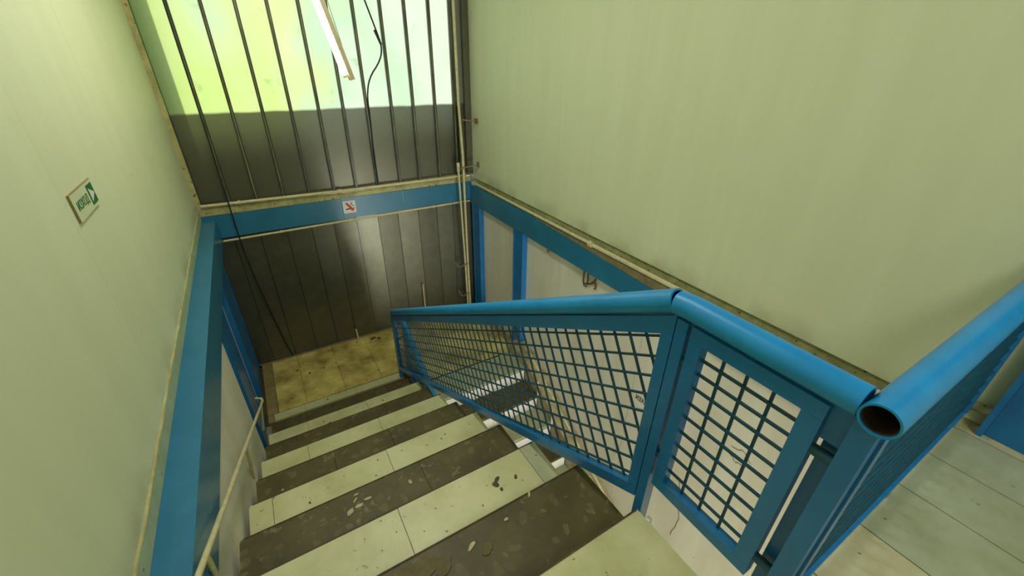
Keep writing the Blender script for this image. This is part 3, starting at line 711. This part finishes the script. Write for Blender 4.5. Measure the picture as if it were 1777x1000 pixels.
lr = thing('stair_railing', 'blue mesh railing of the lower flight, half hidden behind the upper one', 'railing', (0.86, 2.5, ZB))
XQ = 0.862; S2 = 0.588
def hz(y): return -1.048 + S2 * (y - 3.41)
obj('handrail', tube(BM(), [(XQ - 0.03, 3.512, hz(3.44) + 0.015), (XQ, 3.47, hz(3.45)), (XQ, 2.6, hz(2.6)), (XQ, 0.7, hz(0.7))], 0.029, 20), m_rail, lr, smooth=True)
f4 = obj('mesh_panel', prism(BM(), [(0.9, hz(0.9) - 0.036), (3.44, hz(3.44) - 0.036), (3.44, hz(3.44) - 0.08), (0.9, hz(0.9) - 0.08)], 'x', XQ - 0.015, XQ + 0.015), m_blue, lr)
obj('bottom_rail', prism(BM(), [(0.9, hz(0.9) - 0.64), (3.44, hz(3.44) - 0.64), (3.44, hz(3.44) - 0.60), (0.9, hz(0.9) - 0.60)], 'x', XQ - 0.015, XQ + 0.015), m_blue, f4)
obj('stile', prism(BM(), [(3.406, hz(3.406) - 0.0805), (3.44, hz(3.44) - 0.0805), (3.44, hz(3.44) - 0.5995), (3.406, hz(3.406) - 0.5995)], 'x', XQ - 0.015, XQ + 0.015), m_blue, f4)
obj('stile', prism(BM(), [(0.9, hz(0.9) - 0.0805), (0.934, hz(0.934) - 0.0805), (0.934, hz(0.934) - 0.5995), (0.9, hz(0.9) - 0.5995)], 'x', XQ - 0.015, XQ + 0.015), m_blue, f4)
inner = [(0.932, hz(0.932) - 0.078), (3.408, hz(3.408) - 0.078), (3.408, hz(3.408) - 0.602), (0.932, hz(0.932) - 0.602)]
cq, sq = 0.862, 0.507
mesh_wires(f4, inner, lambda u, v, s: (XQ + (0.0 if s == 0 else 0.006), u, v), (3.4, hz(3.4) - 0.13),
           [((cq, sq), (sq, -cq), 0.057, -2, 12), ((sq, -cq), (cq, sq), -0.0632, -8, 54)])
obj('post', box(BM(), (XQ - 0.016, 3.446, ZL + 0.0005), (XQ + 0.016, 3.478, -1.05)), m_blue, lr, bevel=0.003)
obj('post', box(BM(), (XQ - 0.016, 0.86, ZB + 0.001), (XQ + 0.016, 0.892, hz(0.87) - 0.02)), m_blue, lr, bevel=0.003)

# low cream handrail on the left wall
hp = thing('wall_handrail', 'thin cream handrail on short legs along the left edge of the steps', 'handrail', (-0.41, 2.9, -1.2))
xh = -0.405
def hy(y): return -0.1375 - 0.535 * (y - 1.13)
obj('rail', tube(BM(), [(-0.449, 3.145, -1.178), (xh - 0.004, 3.118, -1.178), (xh, 3.10, hy(3.10)), (xh, 2.0, hy(2.0)), (xh, 0.2, hy(0.2))], 0.0095, 10), m_pipe, hp, smooth=True)
for y0, y1, z1 in ((2.985, 2.973, -1.365), (2.01, 2.129, -0.963), (1.06, 1.15, -0.45)):
    obj('leg', tube(BM(), [(xh, y0, hy(y0)), (-0.4485, y1, z1)], 0.0085, 8), m_pipe, hp, smooth=True)

# ------------------------------------------------------------------ signs
def text_mesh(s, size, m, parent, origin, ux, uy, nrm, sx=1.0, th=0.0012, name='lettering', off=0.0):
    cu = bpy.data.curves.new('txt', 'FONT'); cu.body = s; cu.size = 1.0; cu.extrude = 0.0; cu.fill_mode = 'FRONT'; cu.resolution_u = 3; cu.offset = off
    tmp = bpy.data.objects.new('txt', cu); C.objects.link(tmp)
    dg = bpy.context.evaluated_depsgraph_get()
    me0 = bpy.data.meshes.new_from_object(tmp.evaluated_get(dg))
    bpy.data.objects.remove(tmp)
    bm = BM(); bm.from_mesh(me0); bpy.data.meshes.remove(me0)
    xs = [v.co.x for v in bm.verts]; ys = [v.co.y for v in bm.verts]
    x0, x1, y0, y1 = min(xs), max(xs), min(ys), max(ys)
    ux, uy, nrm, o = Vector(ux), Vector(uy), Vector(nrm), Vector(origin)
    for v in bm.verts:
        a = (v.co.x - x0) / (x1 - x0) * sx; b = (v.co.y - y0) / (y1 - y0) * size
        v.co = o + ux * a + uy * b
    r_ = bmesh.ops.extrude_face_region(bm, geom=bm.faces[:])
    vs = [e for e in r_['geom'] if isinstance(e, bmesh.types.BMVert)]
    bmesh.ops.translate(bm, verts=vs, vec=nrm * th)
    bmesh.ops.recalc_face_normals(bm, faces=bm.faces[:])
    return obj(name, bm, m, parent)

sg = thing('exit_sign', 'small exit sign with green letters and arrow on the left wall', 'sign', (XL + 0.002, 1.95, 0.715))
obj('plate', box(BM(), (XL + 0.0005, 1.820, 0.716), (XL + 0.0065, 2.078, 0.804)), m_plate, sg)
obj('plate_edge', box(BM(), (XL + 0.0005, 1.820, 0.8042), (XL + 0.0068, 2.078, 0.8062)), m_border, sg)
obj('plate_edge', box(BM(), (XL + 0.0005, 1.8178, 0.716), (XL + 0.0068, 1.8197, 0.8062)), m_border, sg)
text_mesh('ИЗХОД', 0.036, m_green, sg, (XL + 0.0065, 1.850, 0.740), (0, 1, 0), (0, 0, 1), (1, 0, 0), sx=0.130)
ap = obj('arrow_panel', box(BM(), (XL + 0.0065, 2.000, 0.727), (XL + 0.0077, 2.068, 0.794)), m_green, sg)
obj('arrow', prism(BM(), [(2.010, 0.738), (2.010, 0.783), (2.060, 0.7605)], 'x', XL + 0.0077, XL + 0.0087), m_plate_w, ap)

s2 = thing('exit_sign', 'white exit sticker with black letters on the right wall behind the mesh', 'sign', (2.149, 1.55, -1.19))
obj('plate', box(BM(), (2.1475, 1.40, -1.20), (2.1498, 1.645, -1.06)), m_plate_w, s2)
text_mesh('ИЗХОД', 0.056, m_ink, s2, (2.1475, 1.607, -1.168), (0, -1, 0.04), (0, 0, 1), (-1, 0, 0), sx=0.146, off=0.025)

s3 = thing('no_smoking_sign', 'small square no smoking sticker on the front blue beam', 'sign', (0.715, YF - 0.04, -0.21))
yb = YF - 0.038
obj('plate', box(BM(), (0.654, yb - 0.0022, -0.212), (0.777, yb - 0.0002, -0.086)), m_plate_w, s3)
def flat(name, poly, m, d=0.0032): obj(name, prism(BM(), poly, 'y', yb - d, yb - 0.0022), m, s3)
flat('cigarette', [(0.676, -0.176), (0.722, -0.172), (0.722, -0.160), (0.676, -0.164)], m_ink)
flat('red_slash', [(0.678, -0.106), (0.700, -0.101), (0.756, -0.176), (0.748, -0.196), (0.728, -0.184)], m_red, 0.004)
obj('smoke_curl', tube(BM(), [(0.750, yb - 0.0026, -0.104), (0.734, yb - 0.0026, -0.112), (0.732, yb - 0.0026, -0.124), (0.752, yb - 0.0026, -0.132), (0.758, yb - 0.0026, -0.146)], 0.0042, 6), m_grey, s3)
flat('cigarette_end', [(0.748, -0.172), (0.764, -0.170), (0.764, -0.160), (0.748, -0.162)], m_red)

# ------------------------------------------------------------------ lamp, cables, hooks
tilt = Vector((-0.14, 0, 0.545)).normalized()
b0 = Vector((0.593, 2.90, 1.090))
lm = thing('fluorescent_lamp', 'glowing fluorescent tube lamp hanging askew in front of the frosted glass', 'lamp', b0)
side = Vector((tilt.z, 0, -tilt.x))
tb = b0 - side * 0.010 + tilt * 0.02
obj('tube', tube(BM(), [tb + tilt * 0.0, tb + tilt * 0.6, tb + tilt * 1.2], 0.0135, 16), emis('glowing_tube', (255, 246, 206), 34.0), lm, smooth=True)
obj('housing', bar(BM(), b0 + side * 0.022 - tilt * 0.016, b0 + side * 0.022 + tilt * 1.26, 0.055, (0, 1, 0), 0.026), m_housing, lm)
obj('end_socket', bar(BM(), b0 - side * 0.004 + tilt * 0.004, b0 - side * 0.004 + tilt * 0.018, 0.022, (0, 1, 0), 0.028), m_housing, lm)
obj('end_socket', bar(BM(), b0 - side * 0.004 + tilt * 1.222, b0 - side * 0.004 + tilt * 1.252, 0.036, (0, 1, 0), 0.036), m_housing, lm)
obj('hanging_wire', tube(BM(), [b0 + side * 0.040 + tilt * 0.16, b0 + side * 0.056 + tilt * 0.40, Vector((0.45, 2.9, ZT - 0.001))], 0.0014, 5), m_black, lm)
yc = YF - 0.045
def cable(label, pts, r):
    # smooth the polyline a little
    q = [Vector(p) for p in pts]
    for _ in range(2):
        n = [q[0]]
        for a, b in zip(q[:-1], q[1:]): n += [a * 0.75 + b * 0.25, a * 0.25 + b * 0.75]
        n.append(q[-1]); q = n
    t = thing('cable', label, 'cable', pts[0])
    obj('wire', tube(BM(), q, r, 7), m_black, t, smooth=True)
    return t
cb = cable('black cable looping in front of the frosted glass right of the lamp', [(1.0, yc, 2.1), (1.143, yc, 1.634), (1.212, yc, 1.41), (1.246, yc, 1.29), (1.218, yc, 1.175), (1.09, yc, 1.03), (1.049, yc, 0.87), (1.050, yc, 0.70), (1.035, yc, 0.4), (1.035, yc, 0.045)], 0.0072)
obj('loose_end', tube(BM(), [(1.195, yc, 1.415), (1.208, yc, 1.385), (1.225, yc, 1.34), (1.242, yc, 1.30)], 0.011, 8), m_black, cb, smooth=True)
cable('thin black cable hanging down the left part of the front wall', [(-0.285, YF - 0.075, 2.3), (-0.288, YF - 0.075, 0.9), (-0.292, YF - 0.075, 0.1), (-0.296, YF - 0.075, -0.3), (-0.290, YF - 0.06, -0.6), (-0.20, YF - 0.012, -1.5), (-0.16, YF - 0.012, ZL + 0.02)], 0.0055)
hk = thing('wall_hook', 'bent rusty hook hanging under the right beam', 'hook', (2.145, 2.27, -0.45))
obj('loop', tube(BM(), [(2.142, 2.355, -0.309), (2.138, 2.352, -0.44), (2.136, 2.335, -0.475), (2.136, 2.305, -0.47), (2.138, 2.298, -0.42), (2.142, 2.305, -0.309)], 0.0055, 8), m_brown, hk, smooth=True)
obj('chain', tube(BM(), [(2.138, 2.325, -0.452), (2.136, 2.26, -0.425), (2.136, 2.215, -0.385), (2.140, 2.205, -0.36)], 0.009, 8), m_brown, hk, smooth=True)
obj('tail', tube(BM(), [(2.138, 2.225, -0.385), (2.136, 2.195, -0.40), (2.136, 2.195, -0.435), (2.138, 2.21, -0.45)], 0.007, 8), m_brown, hk, smooth=True)
hk2 = thing('wall_hook', 'small pale hook under the right beam beside the middle post', 'hook', (2.145, 2.86, -0.35))
obj('loop', tube(BM(), [(2.142, 2.885, -0.309), (2.136, 2.882, -0.37), (2.136, 2.855, -0.375), (2.138, 2.85, -0.33)], 0.0055, 8), m_steel, hk2, smooth=True)
# housings for the two added fill lights, out of view
def fill_lamp(label, x0, x1, y0, y1, z):
    t = thing('fill_lamp', label, 'lamp', (0.5 * (x0 + x1), 0.5 * (y0 + y1), z))
    obj('housing', box(BM(), (x0 - 0.02, y0 - 0.02, z - 0.05), (x1 + 0.02, y1 + 0.02, z - 0.001)), m_housing, t, bevel=0.004)
fill_lamp('added fill lamp over the upper floor, unseen behind the viewer', 0.3, 1.5, -1.30, -0.70, ZT)
fill_lamp('added fill lamp over the stairwell, out of view', 0.19, 0.41, 1.6, 2.8, ZT)
